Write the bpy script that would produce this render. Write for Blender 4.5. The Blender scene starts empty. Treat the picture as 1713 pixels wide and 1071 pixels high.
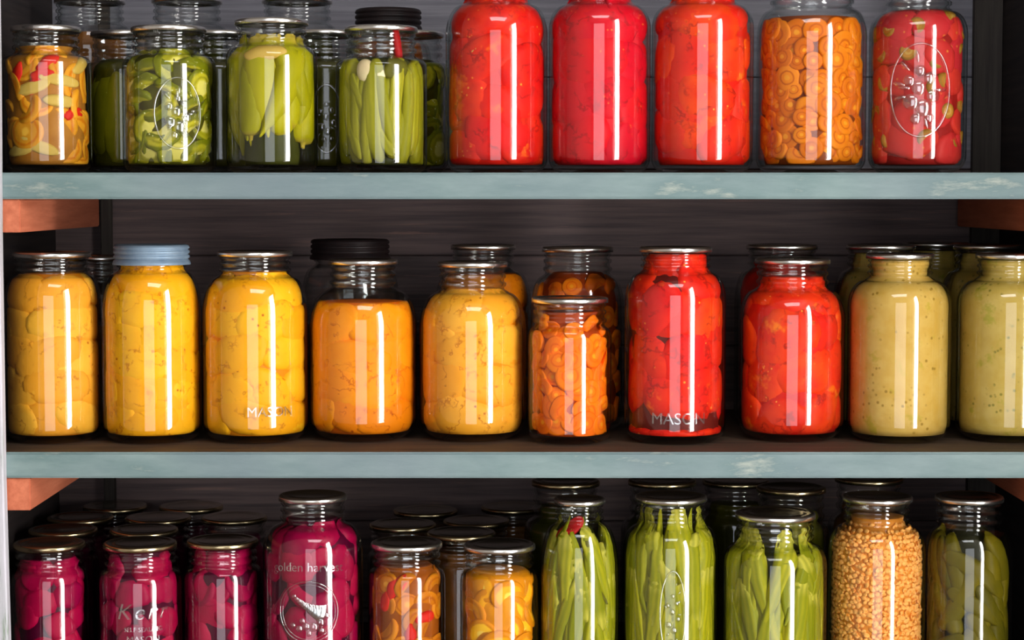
import bpy, bmesh, math, random
import numpy as np
from mathutils import Vector, Matrix

random.seed(7)
PI = math.pi
scene = bpy.context.scene
COL = scene.collection

# ------------------------------------------------------------------ camera
F = 3300.0; W, H = 1713.0, 1071.0
HORIZON = 325.0
PITCH = math.atan((H / 2 - HORIZON) / F)
ZC = 1.50
cam_d = bpy.data.cameras.new('camera'); cam = bpy.data.objects.new('camera', cam_d)
COL.objects.link(cam)
cam.location = (0, 0, ZC); cam.rotation_euler = (PI / 2 - PITCH, 0, 0)
cam_d.sensor_width = 36.0; cam_d.lens = F / W * 36.0
cam_d.clip_start = 0.02
scene.camera = cam
SP, CP = math.sin(PITCH), math.cos(PITCH)

def ray(px, py):
    a = (px - W / 2) / F; b = -(py - H / 2) / F
    return Vector((a, CP + b * SP, -SP + b * CP))

def at_y(px, py, Y):
    d = ray(px, py); return Vector((0, 0, ZC)) + d * (Y / d.y)

def y_at_z(px, py, z):
    d = ray(px, py); return d.y * (z - ZC) / d.z

# ------------------------------------------------------------------ materials
def new_mat(name):
    m = bpy.data.materials.new(name); m.use_nodes = True
    nt = m.node_tree; nt.nodes.clear()
    out = nt.nodes.new('ShaderNodeOutputMaterial')
    return m, nt, out

def N(nt, kind, **kw):
    n = nt.nodes.new(kind)
    for k, v in kw.items():
        if k.startswith('i_'):
            n.inputs[k[2:]].default_value = v
        else:
            setattr(n, k, v)
    return n

def rgba(c): return (c[0], c[1], c[2], 1.0)

def srgb(r, g, b):
    f = lambda v: (v / 255 / 12.92) if v / 255 <= 0.04045 else ((v / 255 + 0.055) / 1.055) ** 2.4
    return (f(r), f(g), f(b))

def mix_rgb(nt, fac, a, b, mode='MIX'):
    n = nt.nodes.new('ShaderNodeMix'); n.data_type = 'RGBA'; n.blend_type = mode
    L = nt.links
    for sock, v in ((n.inputs[0], fac), (n.inputs[6], a), (n.inputs[7], b)):
        if hasattr(v, 'is_output'): L.new(v, sock)
        elif isinstance(v, (int, float)): sock.default_value = v
        else: sock.default_value = rgba(v)
    return n.outputs[2]

def math_n(nt, op, a, b=None, clamp=False):
    n = nt.nodes.new('ShaderNodeMath'); n.operation = op; n.use_clamp = clamp
    for i, v in enumerate((a, b)):
        if v is None: continue
        if hasattr(v, 'is_output'): nt.links.new(v, n.inputs[i])
        else: n.inputs[i].default_value = v
    return n.outputs[0]

def ramp(nt, fac, lo, hi):
    n = nt.nodes.new('ShaderNodeMapRange'); n.clamp = True
    n.inputs[1].default_value = lo; n.inputs[2].default_value = hi
    nt.links.new(fac, n.inputs[0]); return n.outputs[0]

def noise(nt, vec, scale, detail=3, rough=0.55):
    n = N(nt, 'ShaderNodeTexNoise', i_Scale=scale, i_Detail=detail, i_Roughness=rough)
    nt.links.new(vec, n.inputs['Vector']); return n.outputs['Fac']

def food(name, c1, c2, scale=60, c3=None, fleck=None, fleck_scale=220, fleck_size=0.10, fleck_amt=0.55,
         ring=None, rough=0.45, tipc=None, stripe=None, sss=0.0, blotch=None, vein_crease=None):
    """flesh of a preserved fruit or vegetable: mottled between c1 and c2, c3 tints piece by piece"""
    m, nt, out = new_mat(name); L = nt.links
    tc = N(nt, 'ShaderNodeTexCoord'); oi = N(nt, 'ShaderNodeObjectInfo')
    add = N(nt, 'ShaderNodeVectorMath', operation='MULTIPLY_ADD')
    L.new(oi.outputs['Random'], add.inputs[0]); add.inputs[1].default_value = (3.1, 5.7, 2.3)
    L.new(tc.outputs['Object'], add.inputs[2])
    v = add.outputs[0]
    col = mix_rgb(nt, ramp(nt, noise(nt, v, scale), 0.32, 0.68), c1, c2)
    if c3: col = mix_rgb(nt, math_n(nt, 'MULTIPLY', oi.outputs['Random'], 0.75), col, c3)
    if blotch:
        col = mix_rgb(nt, ramp(nt, noise(nt, v, scale * 0.55, 4, 0.7), blotch[1], blotch[1] + 0.08), col, blotch[0])
    if vein_crease:  # veins, and the dark of creases painted as thin lines
        d = math_n(nt, 'ABSOLUTE', math_n(nt, 'SUBTRACT', noise(nt, v, vein_crease[1], 4, 0.6), 0.5))
        ln_ = math_n(nt, 'SUBTRACT', 1.0, ramp(nt, d, 0.0, vein_crease[2]))
        gate = ramp(nt, noise(nt, v, vein_crease[1] * 1.7, 2), 0.46, 0.60)
        col = mix_rgb(nt, math_n(nt, 'MULTIPLY', math_n(nt, 'MULTIPLY', ln_, gate), vein_crease[3]), col, vein_crease[0])
    if ring or tipc or stripe:
        sx = N(nt, 'ShaderNodeVectorMath', operation='MULTIPLY_ADD')
        L.new(tc.outputs['Generated'], sx.inputs[0]); sx.inputs[1].default_value = (2, 2, 2); sx.inputs[2].default_value = (-1, -1, -1)
        sep = N(nt, 'ShaderNodeSeparateXYZ'); L.new(sx.outputs[0], sep.inputs[0])
    if ring:
        cx = N(nt, 'ShaderNodeCombineXYZ'); L.new(sep.outputs[0], cx.inputs[0]); L.new(sep.outputs[1], cx.inputs[1])
        ln = N(nt, 'ShaderNodeVectorMath', operation='LENGTH'); L.new(cx.outputs[0], ln.inputs[0])
        r = math_n(nt, 'ADD', ln.outputs['Value'], math_n(nt, 'MULTIPLY', noise(nt, v, 140), 0.22))
        prev = col
        for (lo, hi, c) in ring:           # bands inwards from the rim
            mid = math_n(nt, 'MULTIPLY', ramp(nt, r, lo - 0.05, lo + 0.05), math_n(nt, 'SUBTRACT', 1.0, ramp(nt, r, hi - 0.05, hi + 0.05)))
            prev = mix_rgb(nt, mid, prev, c)
        col = prev
    if tipc:
        col = mix_rgb(nt, math_n(nt, 'MULTIPLY', ramp(nt, sep.outputs[2], tipc[1], tipc[2]), 0.9), col, tipc[0])
    if stripe:
        w = N(nt, 'ShaderNodeTexWave', i_Scale=stripe[1], i_Distortion=2.0); w.bands_direction = 'X'
        L.new(tc.outputs['Object'], w.inputs['Vector'])
        col = mix_rgb(nt, math_n(nt, 'MULTIPLY', w.outputs['Fac'], 0.5), col, stripe[0])
    if fleck:
        vo = N(nt, 'ShaderNodeTexVoronoi', i_Scale=fleck_scale); vo.feature = 'F1'
        L.new(v, vo.inputs['Vector'])
        near = math_n(nt, 'SUBTRACT', 1.0, ramp(nt, vo.outputs['Distance'], fleck_size, fleck_size + 0.12))
        some = ramp(nt, noise(nt, v, fleck_scale * 0.23), fleck_amt, fleck_amt + 0.06)
        col = mix_rgb(nt, math_n(nt, 'MULTIPLY', near, some), col, fleck)
    b = N(nt, 'ShaderNodeBsdfPrincipled', i_Roughness=rough)
    b.inputs['Specular IOR Level'].default_value = 0.12
    if sss:
        b.inputs['Subsurface Weight'].default_value = sss
        b.inputs['Subsurface Scale'].default_value = 0.008
    L.new(col, b.inputs['Base Color'])
    bp = N(nt, 'ShaderNodeBump', i_Strength=0.25, i_Distance=0.001)
    L.new(noise(nt, v, scale * 4), bp.inputs['Height']); L.new(bp.outputs[0], b.inputs['Normal'])
    L.new(b.outputs[0], out.inputs[0])
    return m

def glass_mat(name, f0, tint_face, tint_edge, edge_pow=3.0, rough=0.012, bumpy=0.0, gain=0.96):
    m, nt, out = new_mat(name); L = nt.links
    lw = N(nt, 'ShaderNodeLayerWeight', i_Blend=0.5)
    f = lw.outputs['Facing']
    fr = math_n(nt, 'ADD', math_n(nt, 'MULTIPLY', math_n(nt, 'POWER', f, 5.0), gain), f0, clamp=True)
    tr = N(nt, 'ShaderNodeBsdfTransparent'); gl = N(nt, 'ShaderNodeBsdfGlossy', i_Roughness=rough)
    L.new(mix_rgb(nt, math_n(nt, 'POWER', f, edge_pow), tint_face, tint_edge), tr.inputs[0])
    gl.inputs[0].default_value = (1, 1, 1, 1)
    if bumpy:
        tc = N(nt, 'ShaderNodeTexCoord')
        oi = N(nt, 'ShaderNodeObjectInfo')
        add = N(nt, 'ShaderNodeVectorMath', operation='MULTIPLY_ADD')
        L.new(oi.outputs['Random'], add.inputs[0]); add.inputs[1].default_value = (3.1, 5.7, 2.3)
        L.new(tc.outputs['Object'], add.inputs[2])
        bp = N(nt, 'ShaderNodeBump', i_Strength=bumpy, i_Distance=0.002)
        L.new(noise(nt, add.outputs[0], 28, 1), bp.inputs['Height']); L.new(bp.outputs[0], gl.inputs['Normal'])
    mx = N(nt, 'ShaderNodeMixShader'); L.new(fr, mx.inputs[0]); L.new(tr.outputs[0], mx.inputs[1]); L.new(gl.outputs[0], mx.inputs[2])
    L.new(mx.outputs[0], out.inputs[0])
    return m

def plain(name, c, rough=0.5, metal=0.0, spec=0.3, var=None, scale=30, stretch=(1, 1, 1), bump=0.0, worn=None, broad=None):
    m, nt, out = new_mat(name); L = nt.links
    b = N(nt, 'ShaderNodeBsdfPrincipled', i_Roughness=rough, i_Metallic=metal)
    b.inputs['Specular IOR Level'].default_value = spec
    tc = N(nt, 'ShaderNodeTexCoord')
    mp = N(nt, 'ShaderNodeMapping'); mp.inputs['Scale'].default_value = stretch
    L.new(tc.outputs['Object'], mp.inputs[0]); v = mp.outputs[0]
    if var:
        nz = noise(nt, v, scale, 5, 0.62)
        col = mix_rgb(nt, ramp(nt, nz, 0.3, 0.7), c, var)
        if broad:
            col = mix_rgb(nt, math_n(nt, 'MULTIPLY', ramp(nt, noise(nt, tc.outputs['Object'], 3.4, 4), 0.40, 0.66), 0.7), col, broad)
        if worn:
            col = mix_rgb(nt, ramp(nt, noise(nt, v, scale * 0.7 + 3, 6, 0.7), worn[1], worn[1] + 0.1), col, worn[0])
        L.new(col, b.inputs['Base Color'])
        if bump:
            bp = N(nt, 'ShaderNodeBump', i_Strength=bump, i_Distance=0.002)
            L.new(nz, bp.inputs['Height']); L.new(bp.outputs[0], b.inputs['Normal'])
    else:
        b.inputs['Base Color'].default_value = rgba(c)
    L.new(b.outputs[0], out.inputs[0])
    return m

M = {}
M['glass'] = glass_mat('jar_glass', 0.056, (0.985, 0.992, 0.99), (0.50, 0.55, 0.54), bumpy=0.035)
M['glass_inner'] = glass_mat('jar_glass_inside', 0.008, (0.99, 0.995, 0.995), (0.62, 0.66, 0.65), gain=0.5)
M['emboss'] = glass_mat('raised_glass', 0.26, (0.90, 0.91, 0.91), (0.55, 0.6, 0.6), 2.0, rough=0.16)
M['lid_top'] = plain('lid_top_metal', srgb(200, 194, 180), 0.22, 1.0)
M['lid'] = plain('lid_metal', srgb(240, 236, 230), 0.27, 1.0)  # rim paler than the top: its highlight is partly put in the colour
M['lid_gold'] = plain('lid_lacquered_metal', srgb(196, 178, 140), 0.25, 1.0)
M['zinc'] = plain('zinc_cap', srgb(140, 160, 178), 0.5, 0.35, var=srgb(112, 134, 156), scale=60, bump=0.2)
M['rusty'] = plain('dark_band', srgb(40, 28, 28), 0.5, 0.1, var=srgb(24, 20, 22), scale=50)
M['teal'] = plain('weathered_teal_paint', srgb(132, 150, 148), 0.6, spec=0.3, var=srgb(92, 116, 116), scale=10,
                  stretch=(1, 1, 4), bump=0.4, worn=(srgb(148, 156, 148), 0.60), broad=srgb(108, 120, 128))
M['board'] = plain('bare_shelf_wood', srgb(92, 74, 58), 0.7, spec=0.2, var=srgb(62, 50, 42), scale=9, stretch=(1, 14, 14), bump=0.3)
M['back'] = plain('dark_stained_planks', srgb(128, 108, 106), 0.65, spec=0.25, var=srgb(82, 72, 74), scale=7, stretch=(0.8, 6, 22), bump=0.4,
                  worn=(srgb(150, 116, 108), 0.60))
M['back_grey'] = plain('grey_stained_planks', srgb(140, 138, 146), 0.65, spec=0.25, var=srgb(104, 102, 112), scale=7, stretch=(0.8, 6, 22), bump=0.4)
M['side'] = plain('dark_side_board', srgb(56, 48, 46), 0.7, spec=0.2, var=srgb(38, 34, 36), scale=7, stretch=(6, 1, 20), bump=0.3)
M['batten'] = plain('dark_batten', srgb(74, 68, 62), 0.7, spec=0.2, var=srgb(56, 50, 48), scale=9, stretch=(20, 20, 1), bump=0.2)
M['cleat'] = plain('reddish_cleat_wood', srgb(206, 120, 88), 0.65, spec=0.2, var=srgb(176, 94, 66), scale=8, stretch=(16, 1.5, 16), bump=0.25)
M['post'] = plain('whitewashed_post', srgb(206, 200, 210), 0.7, spec=0.2, var=srgb(170, 172, 174), scale=10, stretch=(10, 10, 1), bump=0.3,
                  worn=(srgb(120, 138, 112), 0.60))
M['plaster'] = plain('plaster', srgb(140, 134, 126), 0.9, spec=0.1, var=srgb(126, 120, 114), scale=6)
M['floor'] = plain('floor_boards', srgb(120, 96, 74), 0.6, var=srgb(90, 70, 54), scale=5, stretch=(12, 1, 1))
M['frame'] = plain('painted_frame', srgb(225, 224, 220), 0.5)

# ------------------------------------------------------------------ mesh helpers
def link_mesh(name, verts, faces, mats, parent=None, smooth=True, mat_idx=None, matrix=None):
    me = bpy.data.meshes.new(name)
    me.from_pydata([tuple(map(float, v)) for v in verts], [], [tuple(int(i) for i in f) for f in faces])
    if not isinstance(mats, (list, tuple)): mats = [mats]
    for m in mats: me.materials.append(m)
    me.polygons.foreach_set('use_smooth', [smooth] * len(me.polygons))
    if mat_idx is not None: me.polygons.foreach_set('material_index', list(mat_idx))
    me.update()
    o = bpy.data.objects.new(name, me); COL.objects.link(o)
    if parent: o.parent = parent
    if matrix is not None: o.matrix_local = matrix
    return o

def lathe(prof, seg=48):
    """profile of (r, z); r = 0 makes a pole"""
    v, f, rows = [], [], []
    for r, z in prof:
        if r < 1e-7:
            rows.append([len(v)] * seg); v.append((0, 0, z))
        else:
            s = len(v)
            for k in range(seg):
                a = 2 * PI * k / seg
                v.append((r * math.cos(a), r * math.sin(a), z))
            rows.append(list(range(s, s + seg)))
    fr = []
    for i in range(len(rows) - 1):
        A, B = rows[i], rows[i + 1]
        for k in range(seg):
            k2 = (k + 1) % seg
            q = [A[k], A[k2], B[k2], B[k]]
            q2 = []
            for x in q:
                if x not in q2: q2.append(x)
            if len(q2) > 2: f.append(q2); fr.append(i)
    return v, f, fr

def box_mesh(lo, hi, bev=0.0, seg=2):
    bm = bmesh.new(); bmesh.ops.create_cube(bm, size=1)
    for v in bm.verts:
        for i in range(3): v.co[i] = lo[i] if v.co[i] < 0 else hi[i]
    if bev: bmesh.ops.bevel(bm, geom=bm.edges[:], offset=bev, segments=seg, affect='EDGES')
    return bm

def link_bm(name, bm, mats, parent=None, smooth=False):
    me = bpy.data.meshes.new(name); bm.to_mesh(me); bm.free()
    if not isinstance(mats, (list, tuple)): mats = [mats]
    for m in mats: me.materials.append(m)
    me.polygons.foreach_set('use_smooth', [smooth] * len(me.polygons))
    o = bpy.data.objects.new(name, me); COL.objects.link(o)
    if parent: o.parent = parent
    return o

def box(name, lo, hi, mat, parent=None, bev=0.0):
    return link_bm(name, box_mesh(lo, hi, bev), mat, parent)

def tag(o, label, cat, group=None):
    o['label'] = label; o['category'] = cat
    if group: o['group'] = group
    return o

def struct(o):
    o['kind'] = 'structure'; return o

# unit templates -----------------------------------------------------------
def t_sphere(seg=18, rings=12):
    prof = [(math.sin(PI * i / rings), -math.cos(PI * i / rings)) for i in range(rings + 1)]
    prof[0] = (0, -1); prof[-1] = (0, 1)
    v, f, _ = lathe(prof, seg); return np.array(v), f

def t_coin(seg=22):
    prof = [(0, -1), (.45, -1), (.84, -1), (.95, -.82), (1, -.4), (1, .4), (.95, .82), (.84, 1), (.45, 1), (0, 1)]
    v, f, _ = lathe(prof, seg); return np.array(v), f

def t_crinkle(seg=40):
    v, f = t_coin(seg)
    a = np.arctan2(v[:, 1], v[:, 0]); r = np.hypot(v[:, 0], v[:, 1])
    k = 1 + 0.03 * np.sin(a * 10) * (r > .8)
    v = v.copy(); v[:, 0] *= k; v[:, 1] *= k
    v[:, 2] += 0.12 * np.sin(v[:, 0] * 9)
    return v, f

def t_pod(kind):
    """long pod along z, -1 = tip, 1 = stem end"""
    seg = 20
    if kind == 'okra':
        prof = [(0, -1), (.10, -.97), (.26, -.85), (.48, -.6), (.7, -.25), (.88, .1), (.98, .42), (1.0, .62), (.93, .76), (.78, .82), (.86, .85), (.84, .89), (.62, .93), (.46, .96), (.40, 1.0), (0, 1.0)]
    elif kind == 'pepper':
        prof = [(0, -1), (.08, -.98), (.15, -.9), (.24, -.8), (.5, -.68), (.78, -.45), (.95, -.1), (1, .25), (.96, .55), (.82, .75), (.55, .85), (.3, .88), (.16, .9), (.13, .98), (.1, 1), (0, 1)]
    elif kind == 'gherkin':
        prof = [(0, -1), (.3, -.97), (.6, -.86), (.82, -.65), (.96, -.3), (1, 0), (.96, .35), (.82, .66), (.6, .87), (.3, .97), (0, 1)]
    else:  # bean
        prof = [(0, -1), (.3, -.97), (.65, -.9), (.9, -.7), (1, -.4), (.95, 0), (1, .4), (.92, .7), (.7, .9), (.45, .96), (.3, 1), (0, 1)]
    v, f, _ = lathe(prof, seg); v = np.array(v)
    a = np.arctan2(v[:, 1], v[:, 0])
    if kind == 'okra': k = 1 + 0.13 * np.cos(a * 6) * (v[:, 2] < .8)
    elif kind == 'pepper': k = 1 + 0.06 * np.cos(a * 3)
    else: k = 1 + 0 * a
    v[:, 0] *= k; v[:, 1] *= k
    return v, f

T = {'blob': t_sphere(), 'small': t_sphere(10, 7), 'coin': t_coin(), 'crinkle': t_crinkle(), 'okra': t_pod('okra'),
     'pepper': t_pod('pepper'), 'gherkin': t_pod('gherkin'), 'bean': t_pod('bean')}

# ------------------------------------------------------------------ shelving
YF = 1.76                                   # front edge of the shelves
YB = 2.115                                  # face of the back planks
z1t = at_y(856, 289, YF).z; z1b = at_y(856, 333, YF).z
z2t = at_y(856, 757, YF).z; z2b = at_y(856, 800, YF).z
SHELF_Z = {1: z1t, 2: z2t}
XL = -0.4885                                # inner face of the left side
XR = at_y(1829, 540, YF).x

# ------------------------------------------------------------------ jars
REPORT = []
class Jar: pass

def profile(R, rn, Ht, zs, zn, rc, flare=0.0):
    """outer glass from the foot to the sealing rim"""
    p = [(0, 0.0035), (R * .45, 0.003), (R - rc * 1.15, 0.0), (R - rc, 0.0)]
    for i in range(1, 9):
        t = PI / 2 * i / 8
        p.append((R - rc + rc * math.sin(t), rc - rc * math.cos(t)))
    for i in range(1, 6):
        p.append((R + flare * math.sin(PI * i / 6), rc + (zs - rc) * i / 6))
    p.append((R, zs))
    zn2 = zn - 0.0025
    for i in range(1, 13):
        t = math.radians(84) * i / 12
        p.append((rn + 0.0012 + (R - rn - 0.0012) * math.cos(t), zs + (zn2 - zs) * math.sin(t) / math.sin(math.radians(84))))
    ht = Ht - zn
    r0 = rn - 0.0022
    for fr, dr in ((.02, 0.0004), (.10, 0), (.16, .0022), (.26, .0024), (.32, .0002), (.42, 0), (.48, .0019), (.58, .0019),
                   (.64, 0), (.70, 0), (.76, .0016), (.82, .0016), (.87, 0), (.955, -0.0004), (.985, -0.0008)):
        p.append((r0 + dr, zn + ht * fr))
    return p

def make_jar(name, label, shelf, L=None, R=None, lidy=None, lid=None, gap=0.03, yc=None, sh=0.70, nk=0.86, rc=0.014, cap='flat',
             Ht=None, group=None, lidm='lid', cx=None, rad=None, front_on_lid=None, lidr=None, yaw=0.0):
    """L, R body edges and lid=(l, r) lid edges in photo pixels at the jar's own distance; lidy = front rim of the lid"""
    j = Jar()
    z0 = SHELF_Z[shelf]
    pcx = cx if cx is not None else (L + R) / 2
    if front_on_lid is not None:           # depth from where the front of the lid shows (height known)
        yc = y_at_z(pcx, front_on_lid, z0 + Ht) + lidr
    if rad is None:
        y0 = yc if yc is not None else YF + gap + 0.045
        for _ in range(3):
            rad = (R - L) / 2 * y0 / F
            y0 = yc if yc is not None else YF + gap + rad
        yc = y0
    elif yc is None: yc = YF + gap + rad
    x = (pcx - W / 2) / F * yc * 1.0
    ymid = lidy if lidy is not None else None
    rl = lidr if lidr else ((lid[1] - lid[0]) / 2 * yc / F if lid else rad * 0.73)
    if Ht is None: Ht = at_y(pcx, lidy, yc - rl).z - z0
    # exact x so the jar's middle projects onto pcx
    zmid = z0 + Ht * 0.5
    x = (pcx - W / 2) / F * ((yc) * CP - (zmid - ZC) * SP)
    j.x, j.y, j.z, j.R, j.H, j.rl = x, yc, z0, rad, Ht, rl
    root = bpy.data.objects.new(name, None); COL.objects.link(root)
    root.location = (x, yc, z0 + 0.0004); root.empty_display_size = 0.02
    root.rotation_euler = (0, 0, -math.atan2(x, yc) + yaw)
    tag(root, label, 'jar', group)
    j.root = root
    rn = rl - 0.0005 if cap == 'flat' else rl - 0.003
    Hg = Ht - 0.0025
    zs, zn = Ht * sh, Ht * nk
    prof = profile(rad, rn, Hg, zs, zn, rc)
    wall = 0.0026
    inner = [(max(r - wall, 0.0), z) for r, z in prof]
    inner = [(r, z) for r, z in inner if z > 0.006]
    rbot = inner[0][0]
    full = prof + [(rn - 0.0045, Hg)] + [(r, min(z, Hg - 0.001)) for r, z in inner[::-1]] + [(rbot * .55, 0.0065), (0, 0.007)]
    v, f, fr = lathe(full, 56)
    no = len(prof); j_nk = sum(1 for r, z in prof if z < zn - .004)
    j.glass = link_mesh('glass', v, f, [M['glass'], M['glass_inner']], root, True, [0 if (i < no or i < no + (no - j_nk)) else 1 for i in fr])
    zz = [z for r, z in inner]; rr = [r for r, z in inner]
    zz = [0.0] + zz; rr = [rr[0] * 0.97] + rr
    j.rin = lambda z, zz=np.array(zz), rr=np.array(rr): np.interp(z, zz, rr)
    pz = np.array([z for r, z in prof[2:]]); pr = np.array([r for r, z in prof[2:]])
    j.rout = lambda z, pz=pz, pr=pr: np.interp(z, pz, pr)
    j.zn, j.zs = zn, zs
    # lid
    if cap == 'flat':
        e = rl + 0.0004; t = Ht
        lp = [(0, t - .0009), (e * .62, t - .0009), (e * .68, t - .0003), (e * .74, t - .0010), (e * .82, t - .0010), (e * .88, t), (e * .965, t), (e, t - .0007),
              (e + .0005, t - .0018), (e + .0004, t - .0050), (e - .0006, t - .0050), (e - .0010, t - .0026), (0, t - .0026)]
        lv, lf, lr_ = lathe(lp, 56)
        j.lid = link_mesh('lid', lv, lf, [M[lidm], M['lid_top']], root, True, [1 if i < 6 else 0 for i in lr_])
    else:
        capm = M['zinc'] if cap == 'zinc' else M['rusty']
        e = rl; t = Ht + 0.001; hb = Ht - zn - 0.004
        lp = [(0, t - .001), (e * .78, t - .001), (e * .86, t), (e - .003, t), (e - .001, t - .001), (e, t - .003)]
        for k in range(3):
            zz0 = t - hb * (.18 + .24 * k)
            lp += [(e, zz0), (e - .0014, zz0 - hb * .05), (e - .0014, zz0 - hb * .09), (e, zz0 - hb * .14)]
        lp += [(e + .001, t - hb + .001), (e + .001, t - hb), (e - .001, t - hb), (e - .002, t - .004), (0, t - .0035)]
        lv, lf, _ = lathe(lp, 56)
        j.lid = link_mesh('screw_cap', lv, lf, capm, root)
    REPORT.append((name, label, x, yc, rad, Ht, z0))
    return j

def core(j, name, mat, fill, inset, wob=0.0, seed=0):
    """liquid or sauce that fills the jar up to fill (fraction of the height)"""
    rnd = np.random.RandomState(seed)
    zt = j.H * fill
    n = 34
    prof = [(0, 0.0075)]
    for i in range(n):
        z = 0.008 + (zt - 0.008) * i / (n - 1)
        prof.append((max(float(j.rin(z)) - inset, 0.004), z))
    prof[1] = (prof[2][0] * .97, 0.0076)
    prof.append((prof[-1][0] * 0.9, zt + 0.0004)); prof.append((0, zt + 0.0003))
    v, f, _ = lathe(prof, 48); v = np.array(v)
    if wob:
        a = np.arctan2(v[:, 1], v[:, 0]); s = np.zeros(len(v))
        for k in range(7):
            s += np.sin(a * rnd.randint(2, 9) + v[:, 2] * rnd.uniform(-160, 160) + rnd.uniform(0, 6))
        s = -np.abs(s) / 3 * wob
        r = np.hypot(v[:, 0], v[:, 1]); k = np.where(r > 1e-5, (r + s * (r > .01)) / np.maximum(r, 1e-5), 1)
        v[:, 0] *= k; v[:, 1] *= k
    return link_mesh(name, v, f, mat, j.root)

def piece(j, name, mat, tmpl, th, z, size, rot=(0, 0, 0), sink=0.6, off=None, lump=0.0, bend=0.0, top=None, rnd=random, soft=0.0011):
    """one piece of food pressed against the inside of the glass.
    th: angle from the front, size: half extents along (tangent, up, outward) of the unrotated template's x, y(up), z(out)."""
    v0, f = T[tmpl]
    v = v0.copy()
    if lump:
        ph = np.array([rnd.uniform(0, 6.28) for _ in range(9)]).reshape(3, 3)
        s = np.zeros(len(v))
        for k in range(3):
            s += np.sin(v[:, 0] * (2.2 + k) + ph[k, 0]) * np.sin(v[:, 1] * (2.0 + k) + ph[k, 1]) * np.sin(v[:, 2] * (1.8 + k) + ph[k, 2] + 1)
        v *= (1 + lump * s)[:, None]
    v = v * np.array(size)[None, :]
    if bend:
        k = bend / max(size[2], 1e-6)
        v[:, 0] += k * v[:, 2] ** 2 - bend * size[2] * .33
    from mathutils import Euler
    Rl = np.array(Euler(rot, 'XYZ').to_matrix())
    v = v @ Rl.T                                   # in (tangent, up, outward) axes
    n = np.array((math.sin(th), -math.cos(th), 0)); t = np.array((math.cos(th), math.sin(th), 0)); u = np.array((0, 0, 1.0))
    B = np.stack([t, u, n], axis=1)                # columns
    ext = float(v[:, 2].max())
    c = n * (float(j.rin(z)) - ext * sink) + u * z
    w = v @ B.T + c
    if off is None: off = rnd.uniform(0.0003, 0.0016)
    zb = 0.0082; zt = top if top else j.H * 0.985
    w[:, 2] = zb + np.logaddexp(0, (w[:, 2] - zb) / .001) * .001
    w[:, 2] = zt - np.logaddexp(0, (zt - w[:, 2]) / .0008) * .0008
    rad = np.hypot(w[:, 0], w[:, 1]); lim = j.rin(w[:, 2]) - off
    r2 = lim - np.logaddexp(0, np.clip((lim - rad) / soft, -40, 60)) * soft
    k = np.where(rad > 1e-6, r2 / np.maximum(rad, 1e-6), 1.0)
    k = np.where(rad < lim - 0.01, 1.0, k)
    w[:, 0] *= k; w[:, 1] *= k
    # back into the piece's own axes so its pattern follows it
    Q = B @ Rl
    lv = (w - c) @ Q
    mx = Matrix([list(Q[i]) + [c[i]] for i in range(3)] + [[0, 0, 0, 1]])
    return link_mesh(name, lv, f, mat, j.root, True, matrix=mx)

TH = math.radians(112)
def grid(j, dx, dz, z0, z1, jit=0.3, rnd=random, th=TH):
    """jittered brick pattern over the inside of the glass"""
    rows = max(1, int(round((z1 - z0) / dz))); pts = []
    for i in range(rows):
        z = z0 + (i + .5) * (z1 - z0) / rows
        r = float(j.rin(z)); n = max(2, int(round(2 * th * r / dx)))
        for k in range(n):
            t = -th + 2 * th * (k + (.25 if i % 2 else .75) + rnd.uniform(-jit, jit)) / n
            pts.append((t, z + rnd.uniform(-jit, jit) * dz * .9, i))
    return pts

# food materials -----------------------------------------------------------
M['peach'] = food('peach_flesh', srgb(252, 176, 20), srgb(255, 190, 30), 45, c3=srgb(250, 160, 14), fleck=srgb(190, 92, 10), fleck_scale=130, fleck_size=.10, fleck_amt=.58, vein_crease=(srgb(198, 104, 8), 34, .022, .8))
M['peach_dull'] = food('peach_flesh_dull', srgb(240, 168, 44), srgb(246, 182, 60), 45, c3=srgb(236, 150, 36), fleck=srgb(178, 100, 24), fleck_scale=130, fleck_size=.10, fleck_amt=.58, vein_crease=(srgb(186, 108, 24), 34, .022, .8))
M['peach_orange'] = food('peach_flesh_orange', srgb(246, 140, 10), srgb(250, 154, 16), 45, c3=srgb(240, 122, 8), fleck=srgb(180, 70, 8), fleck_scale=120, fleck_amt=.58, vein_crease=(srgb(196, 78, 6), 34, .022, .8))
M['peach_pale'] = food('peach_flesh_pale', srgb(250, 168, 40), srgb(255, 180, 58), 45, c3=srgb(246, 154, 30), fleck=srgb(176, 84, 14), fleck_scale=130, fleck_amt=.57, vein_crease=(srgb(196, 100, 16), 34, .022, .8))
M['syrup'] = food('peach_syrup', srgb(240, 142, 14), srgb(226, 122, 10), 30)
M['syrup_orange'] = food('peach_syrup_deep', srgb(228, 108, 6), srgb(212, 92, 6), 30)
M['tomato'] = food('tomato_flesh', srgb(214, 24, 14), srgb(240, 52, 16), 40, c3=srgb(222, 14, 22), fleck=srgb(250, 150, 50), fleck_scale=170, fleck_size=.11, fleck_amt=.56, blotch=(srgb(250, 104, 22), .62), vein_crease=(srgb(140, 10, 14), 30, .03, .7))
M['tomato_pink'] = food('tomato_flesh_crimson', srgb(212, 12, 30), srgb(224, 22, 26), 35, c3=srgb(206, 6, 40), fleck=srgb(250, 130, 50), fleck_scale=190, fleck_size=.09, fleck_amt=.57, blotch=(srgb(240, 60, 24), .63), vein_crease=(srgb(140, 10, 14), 30, .03, .7))
M['tomato_orange'] = food('tomato_flesh_orange', srgb(228, 40, 14), srgb(244, 78, 16), 40, c3=srgb(226, 26, 20), fleck=srgb(252, 160, 60), fleck_scale=190, fleck_size=.10, fleck_amt=.57, blotch=(srgb(250, 120, 20), .60), vein_crease=(srgb(140, 10, 14), 30, .03, .7))
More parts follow.
